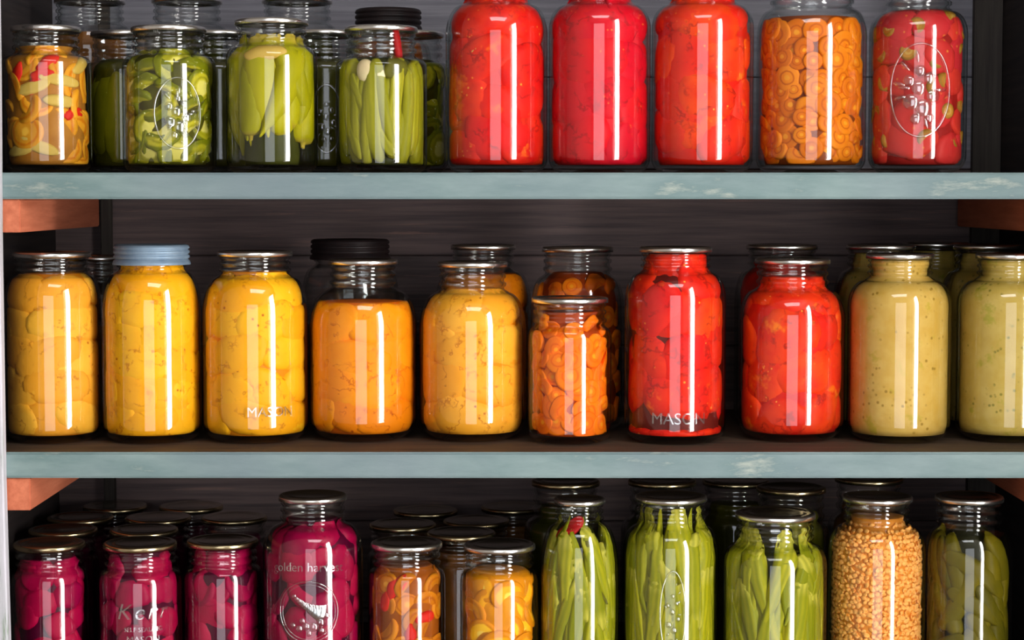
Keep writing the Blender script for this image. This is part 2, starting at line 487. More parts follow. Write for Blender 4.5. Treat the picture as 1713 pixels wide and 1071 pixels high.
M['juice'] = food('tomato_juice', srgb(220, 32, 14), srgb(206, 24, 14), 30)
M['juice_dark'] = food('tomato_liquid', srgb(112, 30, 20), srgb(92, 22, 18), 30)
M['juice_pink'] = food('tomato_juice_crimson', srgb(214, 20, 34), srgb(204, 16, 36), 30)
CR = lambda a, b, c: [(.55, .66, b), (-1, .30, c)]
M['carrot'] = food('carrot_flesh', srgb(246, 118, 10), srgb(250, 132, 16), 60, c3=srgb(240, 98, 8), ring=CR(0, srgb(232, 92, 6), srgb(250, 150, 28)))
M['carrot_dark'] = food('carrot_flesh_brown', srgb(222, 116, 12), srgb(232, 134, 20), 60, c3=srgb(204, 92, 8), ring=CR(0, srgb(190, 84, 6), srgb(236, 152, 34)))
M['carrot_brine'] = food('carrot_brine', srgb(180, 66, 6), srgb(150, 50, 6), 30)
M['carrot_brine_dark'] = food('carrot_brine_brown', srgb(140, 64, 8), srgb(116, 48, 6), 30)
M['pickle'] = food('pickle_slice', srgb(176, 166, 24), srgb(196, 182, 46), 60, c3=srgb(140, 138, 14),
                   ring=[(.92, 1.6, srgb(112, 114, 8)), (.62, .72, srgb(150, 142, 18)), (-1, .52, srgb(216, 202, 96))], fleck=srgb(230, 226, 160), fleck_scale=230, fleck_amt=.5)
M['pickle_skin'] = food('pickle_skin', srgb(128, 124, 10), srgb(150, 142, 16), 50, c3=srgb(96, 98, 6), fleck=srgb(176, 176, 60), fleck_scale=200, fleck_amt=.58)
M['pickle_dark'] = food('pickle_dark', srgb(100, 88, 8), srgb(116, 100, 12), 50, c3=srgb(64, 62, 8))  # the dark of the shaded shelf end is put into this colour
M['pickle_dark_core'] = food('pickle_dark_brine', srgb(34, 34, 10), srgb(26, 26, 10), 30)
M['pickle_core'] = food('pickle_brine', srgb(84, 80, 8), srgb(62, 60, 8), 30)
M['pepper'] = food('pepper_skin', srgb(160, 152, 6), srgb(178, 166, 10), 30, c3=srgb(136, 132, 6), tipc=(srgb(176, 150, 50), .78, .9))
M['pepper_core'] = food('pepper_brine', srgb(70, 72, 18), srgb(52, 54, 18), 30)
M['bean'] = food('bean_pod', srgb(160, 154, 26), srgb(182, 172, 42), 40, c3=srgb(130, 128, 18), stripe=(srgb(120, 116, 14), 60))
M['okra'] = food('okra_pod', srgb(168, 160, 18), srgb(188, 176, 30), 40, c3=srgb(100, 108, 10), tipc=(srgb(190, 178, 64), .62, .8), stripe=(srgb(112, 120, 12), 55))
M['okra_core'] = food('okra_brine', srgb(54, 56, 8), srgb(40, 42, 8), 30)  # opaque core; shade of the gaps between pods is in its colour
M['garlic'] = food('garlic_clove', srgb(232, 216, 160), srgb(222, 196, 150), 60)
M['chili'] = food('red_chili', srgb(176, 22, 22), srgb(150, 16, 20), 50)
M['dill'] = food('dill_stem', srgb(100, 96, 26), srgb(84, 78, 20), 50)
M['beet'] = food('beet_flesh', srgb(156, 2, 58), srgb(124, 0, 50), 45, c3=srgb(166, 5, 52), fleck=srgb(86, 0, 32), fleck_scale=90, fleck_amt=.6)
M['beet_core'] = food('beet_brine', srgb(78, 0, 34), srgb(60, 0, 28), 30)
M['sauce'] = food('apple_sauce', srgb(204, 160, 68), srgb(214, 174, 88), 70, fleck=srgb(160, 122, 40), fleck_scale=160, fleck_size=.16, fleck_amt=.5, blotch=(srgb(190, 160, 54), .58))
M['sauce_green'] = food('apple_sauce_green', srgb(190, 158, 68), srgb(200, 170, 86), 70, fleck=srgb(138, 124, 44), fleck_scale=160, fleck_size=.16, fleck_amt=.5, blotch=(srgb(170, 156, 50), .58))
M['lentil'] = food('lentil', srgb(246, 166, 76), srgb(250, 182, 100), 400, fleck=srgb(232, 138, 50), fleck_scale=300, fleck_size=.3, fleck_amt=.45)
M['lentil_core'] = food('lentil_bed', srgb(222, 140, 50), srgb(206, 124, 40), 200)
M['squash'] = food('squash_slice', srgb(250, 176, 16), srgb(254, 196, 40), 50, c3=srgb(240, 146, 10), ring=[(.86, 1.6, srgb(214, 128, 10)), (-1, .4, srgb(252, 208, 84))])
M['squash_core'] = food('squash_brine', srgb(226, 144, 12), srgb(204, 122, 10), 30)
M['medley'] = food('medley_slice', srgb(226, 150, 28), srgb(236, 164, 40), 50, c3=srgb(196, 128, 30), ring=[(.80, .92, srgb(200, 110, 14)), (-1, .34, srgb(238, 178, 60))])
M['medley_deep'] = food('medley_slice_deep', srgb(206, 112, 14), srgb(216, 132, 22), 50, c3=srgb(170, 92, 16), ring=[(.80, .92, srgb(170, 84, 10)), (-1, .34, srgb(222, 150, 44))])
M['medley_core'] = food('medley_brine', srgb(176, 118, 40), srgb(158, 98, 30), 30)
M['medley_core_deep'] = food('medley_brine_deep', srgb(160, 82, 14), srgb(136, 64, 12), 30)
M['onion'] = food('onion_strip', srgb(206, 172, 84), srgb(196, 158, 66), 50)
M['red_pepper'] = food('red_pepper_strip', srgb(214, 44, 22), srgb(196, 30, 20), 50)
M['stew'] = food('stewed_tomato', srgb(196, 44, 36), srgb(210, 58, 40), 45, c3=srgb(186, 34, 48), fleck=srgb(220, 130, 50), fleck_scale=150, fleck_size=.13, fleck_amt=.52)
M['stew_core'] = food('stew_juice', srgb(158, 30, 24), srgb(142, 26, 24), 30)
M['okra_coin'] = food('okra_slice', srgb(168, 124, 36), srgb(180, 136, 48), 60, c3=srgb(180, 92, 36), ring=[(.9, 1.6, srgb(150, 104, 30)), (.35, .6, srgb(190, 146, 70))])
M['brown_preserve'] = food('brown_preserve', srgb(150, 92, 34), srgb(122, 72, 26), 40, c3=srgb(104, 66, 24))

# recipes ------------------------------------------------------------------
def peaches(j, mat, liq, fill, seed, big=1.0):
    rnd = random.Random(seed)
    core(j, 'syrup', M[liq], fill, 0.0042, .001, seed)
    s = big
    for th, z, i in grid(j, .047 * s, .0285 * s, .008, j.H * fill - .004, .20, rnd):
        piece(j, 'peach_slice', M[mat], 'blob', th, z, (rnd.uniform(.029, .034) * s, rnd.uniform(.019, .023) * s, .017 * s),
              (0, 0, rnd.uniform(-.5, .5)), sink=.70, off=rnd.uniform(.0003, .0013), lump=.05, top=j.H * fill, rnd=rnd, soft=.0013)

def tomatoes(j, mat, liq, fill, seed, lo=0.0):
    rnd = random.Random(seed)
    core(j, 'juice', M[liq], fill, 0.0036, .0012, seed)
    for th, z, i in grid(j, .046, .035, .008 + lo, j.H * fill - .004, .26, rnd):
        m = M[mat] if rnd.random() < .75 else M['tomato_orange' if mat != 'tomato_pink' else 'tomato_pink']
        piece(j, 'tomato', m, 'blob', th, z, (rnd.uniform(.027, .036), rnd.uniform(.021, .029), .020),
              (0, 0, rnd.uniform(-1.2, 1.2)), sink=.72, off=rnd.uniform(.0003, .0014), lump=.10, top=j.H * fill, rnd=rnd, soft=.0016)

def carrots(j, mat, liq, fill, seed, r=(.0090, .0150), dx=.0185, dz=.0150):
    rnd = random.Random(seed)
    core(j, 'brine', M[liq], fill, 0.0052, .0, seed)
    for th, z, i in grid(j, dx, dz, .012, j.H * fill - .006, .30, rnd, math.radians(96)):
        a = rnd.uniform(*r)
        k = rnd.random()
        rot = (rnd.uniform(-.35, .35), rnd.uniform(-.35, .35), 0) if k < .84 else (rnd.uniform(.6, 1.0), rnd.uniform(-.3, .3), rnd.uniform(-1.5, 1.5))
        piece(j, 'carrot_slice', M[mat], 'coin', th, z, (a, a * rnd.uniform(.86, 1), rnd.uniform(.0032, .0048)), rot, sink=.6 if k > .84 else 1.0,
              off=rnd.uniform(.0003, .0036), top=j.H * fill, rnd=rnd, soft=.0005)

def pods(j, name, mat, tmpl, liq, fill, seed, r, l, layers, step, core_in=.009, lean=.2, z0=.006, bend=.15, back=True):
    rnd = random.Random(seed)
    core(j, 'brine', M[liq], min(fill, .9), core_in, .001, seed)
    for (zc_, n, sink, flip) in layers:
        for k in range(n):
            th = -TH + 2 * TH * (k + .5 + rnd.uniform(-.28, .28)) / n
            L_ = l * rnd.uniform(.86, 1.12); rr = r * rnd.uniform(.85, 1.15)
            z = max(zc_ + rnd.uniform(-step, step), z0 + L_ * .93)
            z = min(z, j.H * fill - L_ * .9)
            up = (rnd.random() < flip)
            rx = (-PI / 2 if up else PI / 2)
            piece(j, name, M[mat], tmpl, th, z, (rr, rr, L_), (rx, 0, rnd.gauss(0, lean)), sink=sink * rnd.uniform(.9, 1.2), off=rnd.uniform(.0003, .001),
                  lump=.03, bend=rnd.uniform(-bend, bend), top=j.H * fill, rnd=rnd, soft=.0006)

def beets(j, fill, seed, big=1.0):
    rnd = random.Random(seed)
    core(j, 'brine', M['beet_core'], fill, 0.0045, .001, seed)
    for th, z, i in grid(j, .029 * big, .022 * big, .010, j.H * fill - .004, .3, rnd):
        if rnd.random() < .7:
            piece(j, 'beet_chunk', M['beet'], 'blob', th, z, (rnd.uniform(.015, .021) * big, rnd.uniform(.012, .017) * big, .013), (rnd.uniform(-.4, .4), rnd.uniform(-.4, .4), rnd.uniform(-1.5, 1.5)),
                  sink=.8, off=rnd.uniform(.0003, .003), lump=.10, top=j.H * fill, rnd=rnd, soft=.0008)
        else:
            a = rnd.uniform(.015, .02) * big
            piece(j, 'beet_slice', M['beet'], 'coin', th, z, (a, a, .004), (rnd.uniform(-.5, .5), rnd.uniform(-.4, .4), 0), sink=1.0, off=rnd.uniform(.0003, .003), top=j.H * fill, rnd=rnd, soft=.0006)

def sauce(j, mat, fill, seed):
    core(j, 'sauce', M[mat], fill, 0.0006, .0003, seed)

def chips(j, fill, seed, mat='pickle', liq='pickle_core'):
    rnd = random.Random(seed)
    core(j, 'brine', M[liq], fill, 0.0062, .001, seed)
    for th, z, i in grid(j, .024, .0185, .012, j.H * fill - .008, .3, rnd):
        a = rnd.uniform(.0155, .0205); k = rnd.random()
        if k < .68: rot = (rnd.uniform(-.45, .45), rnd.uniform(-.6, .6), rnd.uniform(-3, 3)); sk = 1.0
        else: rot = (rnd.uniform(.9, 1.5), rnd.uniform(-.3, .3), rnd.uniform(-.6, .6)); sk = .62
        piece(j, 'pickle_slice', M[mat], 'crinkle', th, z, (a, a * rnd.uniform(.85, 1), .0034), rot, sink=sk, off=rnd.uniform(.0003, .004), top=j.H * fill, rnd=rnd, soft=.0005)

def medley(j, fill, seed, a_mat, core_mat, r=(.012, .019), red=5, yellow=None):
    rnd = random.Random(seed)
    core(j, 'brine', M[core_mat], fill, 0.0034, .001, seed)
    pts = grid(j, .0245, .0185, .012, j.H * fill - .006, .3, rnd)
    for n, (th, z, i) in enumerate(pts):
        a = rnd.uniform(*r); k = rnd.random()
        if k < .72:
            piece(j, 'vegetable_slice', M[a_mat], 'coin', th, z, (a, a * rnd.uniform(.8, 1), .0036), (rnd.uniform(-.5, .5), rnd.uniform(-.5, .5), 0), sink=1.0,
                  off=rnd.uniform(.0003, .003), top=j.H * fill, rnd=rnd, soft=.0006)
        elif k < .85:
            piece(j, 'onion_strip', M['onion'] if a_mat == 'medley' else M[a_mat], 'blob', th, z, (rnd.uniform(.016, .022), .006, .006), (0, 0, rnd.uniform(-1.2, 1.2)), sink=.7, off=rnd.uniform(.0003, .002), lump=.1, top=j.H * fill, rnd=rnd)
        else:
            piece(j, 'vegetable_slice', M[a_mat], 'coin', th, z, (a, a, .004), (.9, rnd.uniform(-.4, .4), rnd.uniform(-1, 1)), sink=.7, off=rnd.uniform(.0003, .002), top=j.H * fill, rnd=rnd, soft=.0006)
    return rnd

def strips(j, spots, mat, name, size=(.012, .006, .005)):
    for th, z, rz in spots:
        piece(j, name, M[mat], 'blob', th, j.H * z, size, (0, 0, rz), sink=.9, off=.0002, lump=.12)

def stew(j, fill, seed):
    rnd = random.Random(seed)
    core(j, 'juice', M['stew_core'], fill, 0.005, .001, seed)
    for th, z, i in grid(j, .036, .027, .01, j.H * fill - .004, .3, rnd):
        piece(j, 'tomato_piece', M['stew'], 'blob', th, z, (rnd.uniform(.017, .024), rnd.uniform(.013, .019), .013), (0, 0, rnd.uniform(-1.5, 1.5)), sink=.72, off=rnd.uniform(.0006, .003), lump=.12, top=j.H * fill, rnd=rnd)
    for th, z, i in grid(j, .036, .025, .012, j.H * fill - .002, .42, rnd):
        a = rnd.uniform(.0065, .0095)
        piece(j, 'okra_slice', M['okra_coin'], 'coin', th, z, (a, a, .003), (rnd.uniform(-.6, .6), rnd.uniform(-.6, .6), 0), sink=1.0, off=rnd.uniform(.0002, .0015), top=j.H * fill, rnd=rnd, soft=.0005)

def lentils(j, fill, seed):
    rnd = np.random.RandomState(seed)
    core(j, 'lentil_bed', M['lentil_core'], fill, 0.003, 0, seed)
    V, Fc = [], []
    v0, f0 = T['small']
    zt = j.H * fill; dz = .0041; dx = .0049
    rows = int((zt - .009) / dz)
    th = math.radians(118)
    for i in range(rows):
        z = .0095 + i * dz
        r = float(j.rin(z)) - .0020; n = int(2 * th * r / dx)
        for k in range(n):
            t = -th + 2 * th * (k + (.5 if i % 2 else 0) + rnd.uniform(-.35, .35)) / n
            zz = z + rnd.uniform(-.0016, .0016); rr = r - rnd.uniform(0, .0012)
            s = v0 * np.array((.0030, .0026, .0013)) * rnd.uniform(.8, 1.15)
            a = rnd.uniform(-.75, .75); b = rnd.uniform(-.75, .75)
            y2 = s[:, 1] * math.cos(a) - s[:, 2] * math.sin(a); z2 = s[:, 1] * math.sin(a) + s[:, 2] * math.cos(a)
            x3 = s[:, 0] * math.cos(b) + z2 * math.sin(b); z3 = -s[:, 0] * math.sin(b) + z2 * math.cos(b)
            nn = np.array((math.sin(t), -math.cos(t), 0)); tt = np.array((math.cos(t), math.sin(t), 0))
            w = x3[:, None] * tt + z3[:, None] * nn + nn * rr
            w[:, 2] += y2 + zz
            o = len(V) * len(v0)
            V.append(w); Fc += [[q + o for q in f] for f in f0]
    o = link_mesh('lentils', np.concatenate(V), Fc, M['lentil'], j.root)
    o['kind'] = 'stuff'
    return o

def simple(j, name, mat, fill, seed, inset=.002, wob=.003):
    core(j, name, M[mat], fill, inset, wob, seed)

# marks in the glass -------------------------------------------------------
def wrap(j, pts, zc, th0, lift=0.0):
    out = []
    for (x, y, h) in pts:
        z = zc + y; r = float(j.rout(z)) + h + lift
        t = th0 + x / max(r, .01)
        out.append((r * math.sin(t), -r * math.cos(t), z))
    return out

def lettering(j, text, size, zc, th0=0.0, arc=0.0, name='raised_lettering', shear=0.0, spacing=1.0):
    cu = bpy.data.curves.new('tmp_text', 'FONT'); cu.body = text; cu.size = size; cu.extrude = .00045
    cu.align_x = 'CENTER'; cu.align_y = 'CENTER'; cu.resolution_u = 3; cu.shear = shear; cu.space_character = spacing
    ob = bpy.data.objects.new('tmp_text', cu); COL.objects.link(ob)
    bpy.context.view_layer.update()
    me = bpy.data.meshes.new_from_object(ob.evaluated_get(bpy.context.evaluated_depsgraph_get()))
    vs = [(v.co.x, v.co.y, v.co.z + .0002) for v in me.vertices]; fs = [tuple(p.vertices) for p in me.polygons]
    bpy.data.objects.remove(ob); bpy.data.curves.remove(cu); bpy.data.meshes.remove(me)
    vs = [(x, y + arc * x * x, h) for x, y, h in vs]
    return link_mesh(name, wrap(j, vs, zc, th0), fs, M['emboss'], j.root, False)

def ring_pts(a, b, w, hgt, n=56):
    V, Fc = [], []
    for k in range(n):
        t = 2 * PI * k / n; c, s = math.cos(t), math.sin(t)
        for (d, h) in ((-w, 0), (-w * .5, hgt), (w * .5, hgt), (w, 0)):
            V.append(((a + d) * c, (b + d) * s, h))
    for k in range(n):
        k2 = (k + 1) % n
        for q in range(3): Fc.append((k * 4 + q, k * 4 + q + 1, k2 * 4 + q + 1, k2 * 4 + q))
    return V, Fc

def dome(cx, cy, a, b, hgt, rot=0, n=12):
    V = []; Fc = []
    for r_, h in ((1, 0), (.8, .55), (.45, .9)):
        for k in range(n):
            t = 2 * PI * k / n
            x, y = a * r_ * math.cos(t), b * r_ * math.sin(t)
            V.append((cx + x * math.cos(rot) - y * math.sin(rot), cy + x * math.sin(rot) + y * math.cos(rot), hgt * h))
    V.append((cx, cy, hgt))
    for r_ in range(2):
        for k in range(n):
            k2 = (k + 1) % n; Fc.append((r_ * n + k, r_ * n + k2, (r_ + 1) * n + k2, (r_ + 1) * n + k))
    for k in range(n): Fc.append((2 * n + k, 2 * n + (k + 1) % n, 3 * n))
    return V, Fc

def medallion(j, zc, th0, a, b, fruit=True, seed=1, leafy=True):
    rnd = random.Random(seed)
    V, Fc = [], []
    def add(v, f):
        o = len(V); V.extend(v); Fc.extend([tuple(q + o for q in x) for x in f])
    add(*ring_pts(a, b, .0011, .0011))
    if fruit:
        for (x, y, r) in ((-.32, -.25, .26), (.1, -.38, .28), (.42, -.12, .22), (-.05, .05, .24), (.3, .25, .2), (-.38, .2, .2), (0, .42, .18), (-.15, -.62, .18), (.3, -.6, .16)):
            add(*dome(x * a, y * b, r * a, r * a, .0016))
        for k in range(8):
            t = rnd.uniform(0, 6.28); rr = rnd.uniform(.45, .8)
            add(*dome(rr * a * math.cos(t), rr * b * math.sin(t), a * .2, a * .07, .0012, t))
    return link_mesh('raised_emblem', wrap(j, V, zc, th0), Fc, M['emboss'], j.root, True)

def cornucopia(j, zc, th0, r):
    V, Fc = [], []
    def add(v, f):
        o = len(V); V.extend(v); Fc.extend([tuple(q + o for q in x) for x in f])
    add(*ring_pts(r, r, .0008, .0011)); add(*ring_pts(r * .90, r * .90, .0005, .0007))
    for k in range(15):                   # the horn, a curved row of shrinking rolls
        t = k / 14
        add(*dome(r * (.45 - .95 * t + .1 * math.sin(t * 3)), r * (-.05 + .55 * t * t), r * (.17 - .08 * t), r * (.30 - .23 * t), .0012 + .0003 * math.sin(k * 2.1), -.5 + t * 1.1))
    for (x, y, q) in ((.42, -.35, .15), (.18, -.5, .16), (-.08, -.48, .14), (.6, -.12, .12), (-.3, -.55, .12), (.45, -.62, .12), (.02, -.7, .11), (-.52, -.45, .10), (-.2, -.3, .11)):
        add(*dome(x * r, y * r, q * r, q * r, .0016))
    return link_mesh('raised_emblem', wrap(j, V, zc, th0), Fc, M['emboss'], j.root, True)

GAP = 0.045
# ---- middle shelf, front row
M1 = make_jar('jar_of_peaches', 'quart jar of dull yellow peaches beside the whitewashed post on the middle shelf', 2, 8, 169, 424, (22, 148), GAP, group='peach jars on the middle shelf', sh=.72, nk=.885)
peaches(M1, 'peach_dull', 'syrup', .885, 11)
M2 = make_jar('jar_of_peaches', 'peach jar closed with a blue grey zinc screw cap', 2, 172, 338.5, 413, (188, 314), GAP, cap='zinc', group='peach jars on the middle shelf', sh=.64, nk=.875)
peaches(M2, 'peach', 'syrup', .93, 12)
M3 = make_jar('jar_of_peaches', 'bright yellow peach jar with small raised MASON lettering near its foot', 2, 339.5, 515.5, 422, (362, 484), GAP, group='peach jars on the middle shelf', sh=.66, nk=.875, rc=.016)
peaches(M3, 'peach', 'syrup', .89, 13); lettering(M3, 'MASON', .013, M3.H * .17, .28)
M4 = make_jar('jar_of_peaches', 'deep orange peach jar with clear empty glass above the fruit', 2, 517.5, 698, 436, (549, 662), .055, group='peach jars on the middle shelf', sh=.62, nk=.84, rc=.02)
peaches(M4, 'peach_orange', 'syrup_orange', .765, 14, 1.1)
M5 = make_jar('jar_of_peaches', 'wide pale orange peach jar beside the small carrot jar', 2, 701, 880, 440, (731, 846), .055, group='peach jars on the middle shelf', sh=.62, nk=.84, rc=.02)
peaches(M5, 'peach_pale', 'syrup', .85, 15, 1.1)
M6 = make_jar('jar_of_carrots', 'small pint jar of sliced carrots on the middle shelf', 2, 883, 1023, 501, (890, 1015), .04, group='carrot jars', sh=.70, nk=.80, rc=.011)
carrots(M6, 'carrot', 'carrot_brine', .90, 16)
M7 = make_jar('jar_of_tomatoes', 'tomato jar with a clear band of liquid and MASON lettering near its foot', 2, 1045, 1214, 415, (1070, 1189), GAP - .005, group='tomato jars on the middle shelf', sh=.72, nk=.88)
tomatoes(M7, 'tomato', 'juice_dark', .965, 17, .024)
for _k in range(8): piece(M7, 'tomato', M['tomato'], 'blob', -1.9 + .54 * _k, .0085, (.018, .0065, .014), sink=.75, off=.0006, lump=.08)
piece(M7, 'tomato', M['tomato'], 'blob', -.08, M7.H * .66, (.030, .025, .018), (0, 0, .5), sink=.8, off=.0018, lump=.08, soft=.0014)
lettering(M7, 'MASON', .015, M7.H * .135, .08)
M8 = make_jar('jar_of_tomatoes', 'squat red tomato jar between the taller tomato jar and the apple sauce', 2, 1236, 1413, 435, (1265, 1387), .055, group='tomato jars on the middle shelf', sh=.65, nk=.84, rc=.018)
tomatoes(M8, 'tomato_orange', 'juice', .90, 18)
M9 = make_jar('jar_of_apple_sauce', 'jar of tan apple sauce standing next to the squat tomato jar', 2, 1418, 1590, 426, (1456, 1566), GAP, group='apple sauce jars', sh=.72, nk=.87, rc=.017)
sauce(M9, 'sauce', .965, 19)
M10 = make_jar('jar_of_apple_sauce', 'greenish apple sauce jar cut off by the edge of the photo', 2, 1601, 1773, 426, (1637, 1747), GAP + .005, group='apple sauce jars', sh=.72, nk=.87, rc=.017)
sauce(M10, 'sauce_green', .965, 20)
HQ = M1.H; HP = M6.H
BK = M1.y + .108
def back2(name, label, l, r, lidy, lid, mat, part, seed, fill=.9, yc=None, group=None, **k):
    j = make_jar(name, label, 2, l, r, lidy, lid, yc=yc or BK, group=group, sh=.68, nk=.87, **k)
    core(j, part, M[mat], fill, .0025, .003, seed); return j
back2('jar_of_preserves', 'dark jar with a dark screw cap behind the deep orange peach jar', 505, 668, 404, (526, 658), 'medley_core_deep', 'preserve', 31, .55, cap='dark', yc=M4.y + .104)
back2('jar_of_preserves', 'dim jar glimpsed behind the gap between post jar and zinc capped jar', 92, 252, 430, (112, 226), 'medley_core_deep', 'preserve', 32, .6)
j = back2('jar_of_peaches', 'orange fruit jar half hidden behind the wide pale peach jar', 728, 889, 411, (756, 862), 'syrup_orange', 'syrup', 33, .84, yc=M5.y + .1, group='fruit jars of the rear middle row')
peaches(j, 'peach_orange', 'syrup_orange', .84, 33, 1.1)
j = make_jar('jar_of_carrots', 'tall quart of sliced carrots standing behind the small carrot jar', 2, 888, 1044, 415, (911, 1028), yc=M6.y + .098, group='carrot jars', sh=.66, nk=.85)
carrots(j, 'carrot', 'carrot_brine', .86, 34, dx=.026, dz=.021)
j = back2('jar_of_tomatoes', 'dim tomato jar hidden behind the squat tomato jar', 1228, 1386, 411, (1246, 1362), 'juice', 'juice', 35, .9, yc=M8.y + .108, group='tomato jars on the middle shelf')
j = back2('jar_of_apple_sauce', 'shaded apple sauce jar behind the tan apple sauce jar', 1393, 1550, 411, (1416, 1528), 'sauce_green', 'sauce', 36, .95, group='apple sauce jars')
j = back2('jar_of_apple_sauce', 'shaded apple sauce jar behind the greenish apple sauce jar', 1572, 1730, 411, (1594, 1706), 'sauce_green', 'sauce', 37, .95, group='apple sauce jars')
j = back2('jar_of_apple_sauce', 'rearmost apple sauce jar seen as a sliver of lid between two sauce jars', 1488, 1638, 407, (1508, 1615), 'sauce_green', 'sauce', 38, .95, yc=BK + .089, group='apple sauce jars')

# ---- bottom shelf height from the pint lids
_yc = YF + .045 + .04
z3 = at_y(235, 918, _yc - .034).z - HP
SHELF_Z[3] = z3
def back3(name, label, cx, py, mat, part, seed, Ht=None, rad=.0378, lr=.0335, group=None, fill=.86, **k):
    j = make_jar(name, label, 3, cx=cx, rad=rad, lidr=lr, Ht=Ht or HP, front_on_lid=py, group=group, sh=.70, nk=.80, lidm='lid_gold', **k)
    core(j, part, M[mat], fill, .0025, .002, seed); return j
GB = 'beet jars on the bottom shelf'
B1 = make_jar('jar_of_beets', 'beet jar standing against the whitewashed post', 3, 18, 150, None, (20, 136), yc=_yc, Ht=HP, group=GB, sh=.70, nk=.82, rc=.011, lidm='lid_gold'); beets(B1, .9, 41)
B2 = make_jar('jar_of_beets', 'beet jar with raised Kerr lettering on its front', 3, 165, 306, None, (175, 295), yc=_yc, Ht=HP, group=GB, sh=.70, nk=.82, rc=.011, lidm='lid_gold'); beets(B2, .95, 42)
lettering(B2, 'Kerr', .021, B2.H * .56, .02, shear=.25, spacing=1.25); lettering(B2, 'SELF SEALING', .006, B2.H * .44, .06); lettering(B2, 'MASON', .009, B2.H * .37, .05)
B3 = make_jar('jar_of_beets', 'beet jar with smooth glass next to the embossed beet quart', 3, 307, 440, None, (314, 431), yc=_yc + .014, Ht=HP, group=GB, sh=.70, nk=.82, rc=.011, lidm='lid_gold'); beets(B3, .95, 43)
for i, (cx, py, where) in enumerate(((107, 894, 'just behind the jar at the post'), (136, 873, 'second behind the jar at the post'), (194, 854, 'rearmost, nearest the post'),
                            (242, 894.3, 'just behind the lettered jar'), (266, 873.5, 'second behind the lettered jar'), (321, 854, 'rearmost behind the lettered jar'),
                            (393, 873, 'alone behind the smooth jar'))):
    rad = .0372
    back3('jar_of_beets', 'shaded beet jar showing a dark lid, ' + where, cx, py, 'beet_core', 'brine', 50 + i, rad=.0345 if i in (0, 3, 4) else .0356, lr=.0325, group=GB)
B4 = make_jar('jar_of_beets', 'tall quart of beets embossed golden harvest over a round cornucopia emblem', 3, 440, 608, 836, (470, 582), .04, group=GB, sh=.70, nk=.855, rc=.015)
beets(B4, .875, 44, 1.15)
lettering(B4, 'golden harvest', .0118, B4.H * .66, -.12, arc=-1.2); cornucopia(B4, B4.H * .43, -.10, .0285)
B5 = make_jar('jar_of_mixed_vegetables', 'pint of orange mixed vegetables with red pepper beside the embossed beet quart', 3, 615, 746, None, (622, 739), yc=_yc + .002, Ht=HP, group='pint jars of vegetables on the bottom shelf', sh=.72, nk=.82, rc=.011)
medley(B5, .84, 45, 'medley_deep', 'medley_core_deep', (.012, .017))
strips(B5, ((-.45, .70, 1.2), (.62, .50, .2), (-.18, .74, 1.0), (.1, .38, 1.4), (.5, .3, .3), (-.7, .62, 1.3)), 'red_pepper', 'red_pepper_strip', (.011, .006, .005))
B6 = make_jar('jar_of_squash', 'pint of bright yellow squash slices next to the slender okra jar', 3, 769, 902, None, (780, 898), yc=_yc - .008, Ht=HP, group='pint jars of vegetables on the bottom shelf', sh=.72, nk=.82, rc=.011)
medley(B6, .82, 46, 'squash', 'squash_core', (.015, .022))
GV = 'shaded pint jars behind the vegetable pints'
for i, (cx, py, lab) in enumerate(((674, 885, 'brown pint whose lid shows just behind the mixed vegetable pint'), (712, 861, 'rear pint with a dark lid behind the mixed vegetable pint'),
                                   (772, 899.5, 'brown pint seen in the gap between mixed vegetables and yellow squash'), (797, 879, 'dark lidded pint behind the yellow squash pint'),
                                   (858, 855, 'rearmost dark lidded pint near the slender okra jar'))):
    back3('jar_of_preserves', lab, cx, py, 'brown_preserve', 'preserve', 60 + i, rad=.0352, lr=.0325, group=GV)
H3 = B4.H
GO = 'okra jars on the bottom shelf'
B7 = make_jar('jar_of_okra', 'slender okra jar with a red chili under its lid', 3, 902, 1036, 840, (912, 996), .04, group=GO, sh=.58, nk=.87, rc=.012)
pods(B7, 'okra_pod', 'okra', 'okra', 'okra_core', .92, 47, .0086, .052, ((.055, 10, .72, .75), (.112, 9, .66, .85), (.085, 9, 1.2, .5)), .012, core_in=.014, lean=.18)
piece(B7, 'red_chili', M['chili'], 'gherkin', -.45, B7.H * .85, (.007, .007, .017), (PI / 2, 0, -.9), sink=.7, off=.0002)
piece(B7, 'dill_stem', M['dill'], 'bean', .42, B7.H * .70, (.0022, .0022, .045), (PI / 2, 0, .16), sink=.9, off=.0002, bend=.3)
B8 = make_jar('jar_of_okra', 'wide okra quart between the slender okra jar and the wide mouthed one', 3, 1040, 1203, 838, (1066, 1184), .04, group=GO, sh=.68, nk=.85)
pods(B8, 'okra_pod', 'okra', 'okra', 'okra_core', .95, 48, .0094, .055, ((.055, 12, .72, .6), (.122, 11, .66, .8), (.09, 11, 1.2, .5)), .014, core_in=.016, lean=.16)
medallion(B8, B8.H * .42, .05, .012, .040, True, 8)
B9 = make_jar('jar_of_okra', 'wide mouthed okra jar with a broad lid beside the yellow lentils', 3, 1208, 1383, 868, (1228, 1360), .022, group=GO, sh=.70, nk=.83)
pods(B9, 'okra_pod', 'okra', 'okra', 'okra_core', .93, 49, .0094, .052, ((.052, 12, .72, .7), (.108, 11, .66, .85), (.08, 11, 1.2, .5)), .013, core_in=.016, lean=.2)
B10 = make_jar('jar_of_lentils', 'tall jar of dry yellow lentils', 3, 1385, 1547, 838, (1411, 1525), .04, sh=.70, nk=.85)
lentils(B10, .89, 70)
B11 = make_jar('jar_of_pickles', 'shadowed quart of dark whole pickles near the dark end of the bottom shelf', 3, 1546, 1692, 838, (1560, 1671), .05, group='pickle jars in shade', sh=.68, nk=.83)
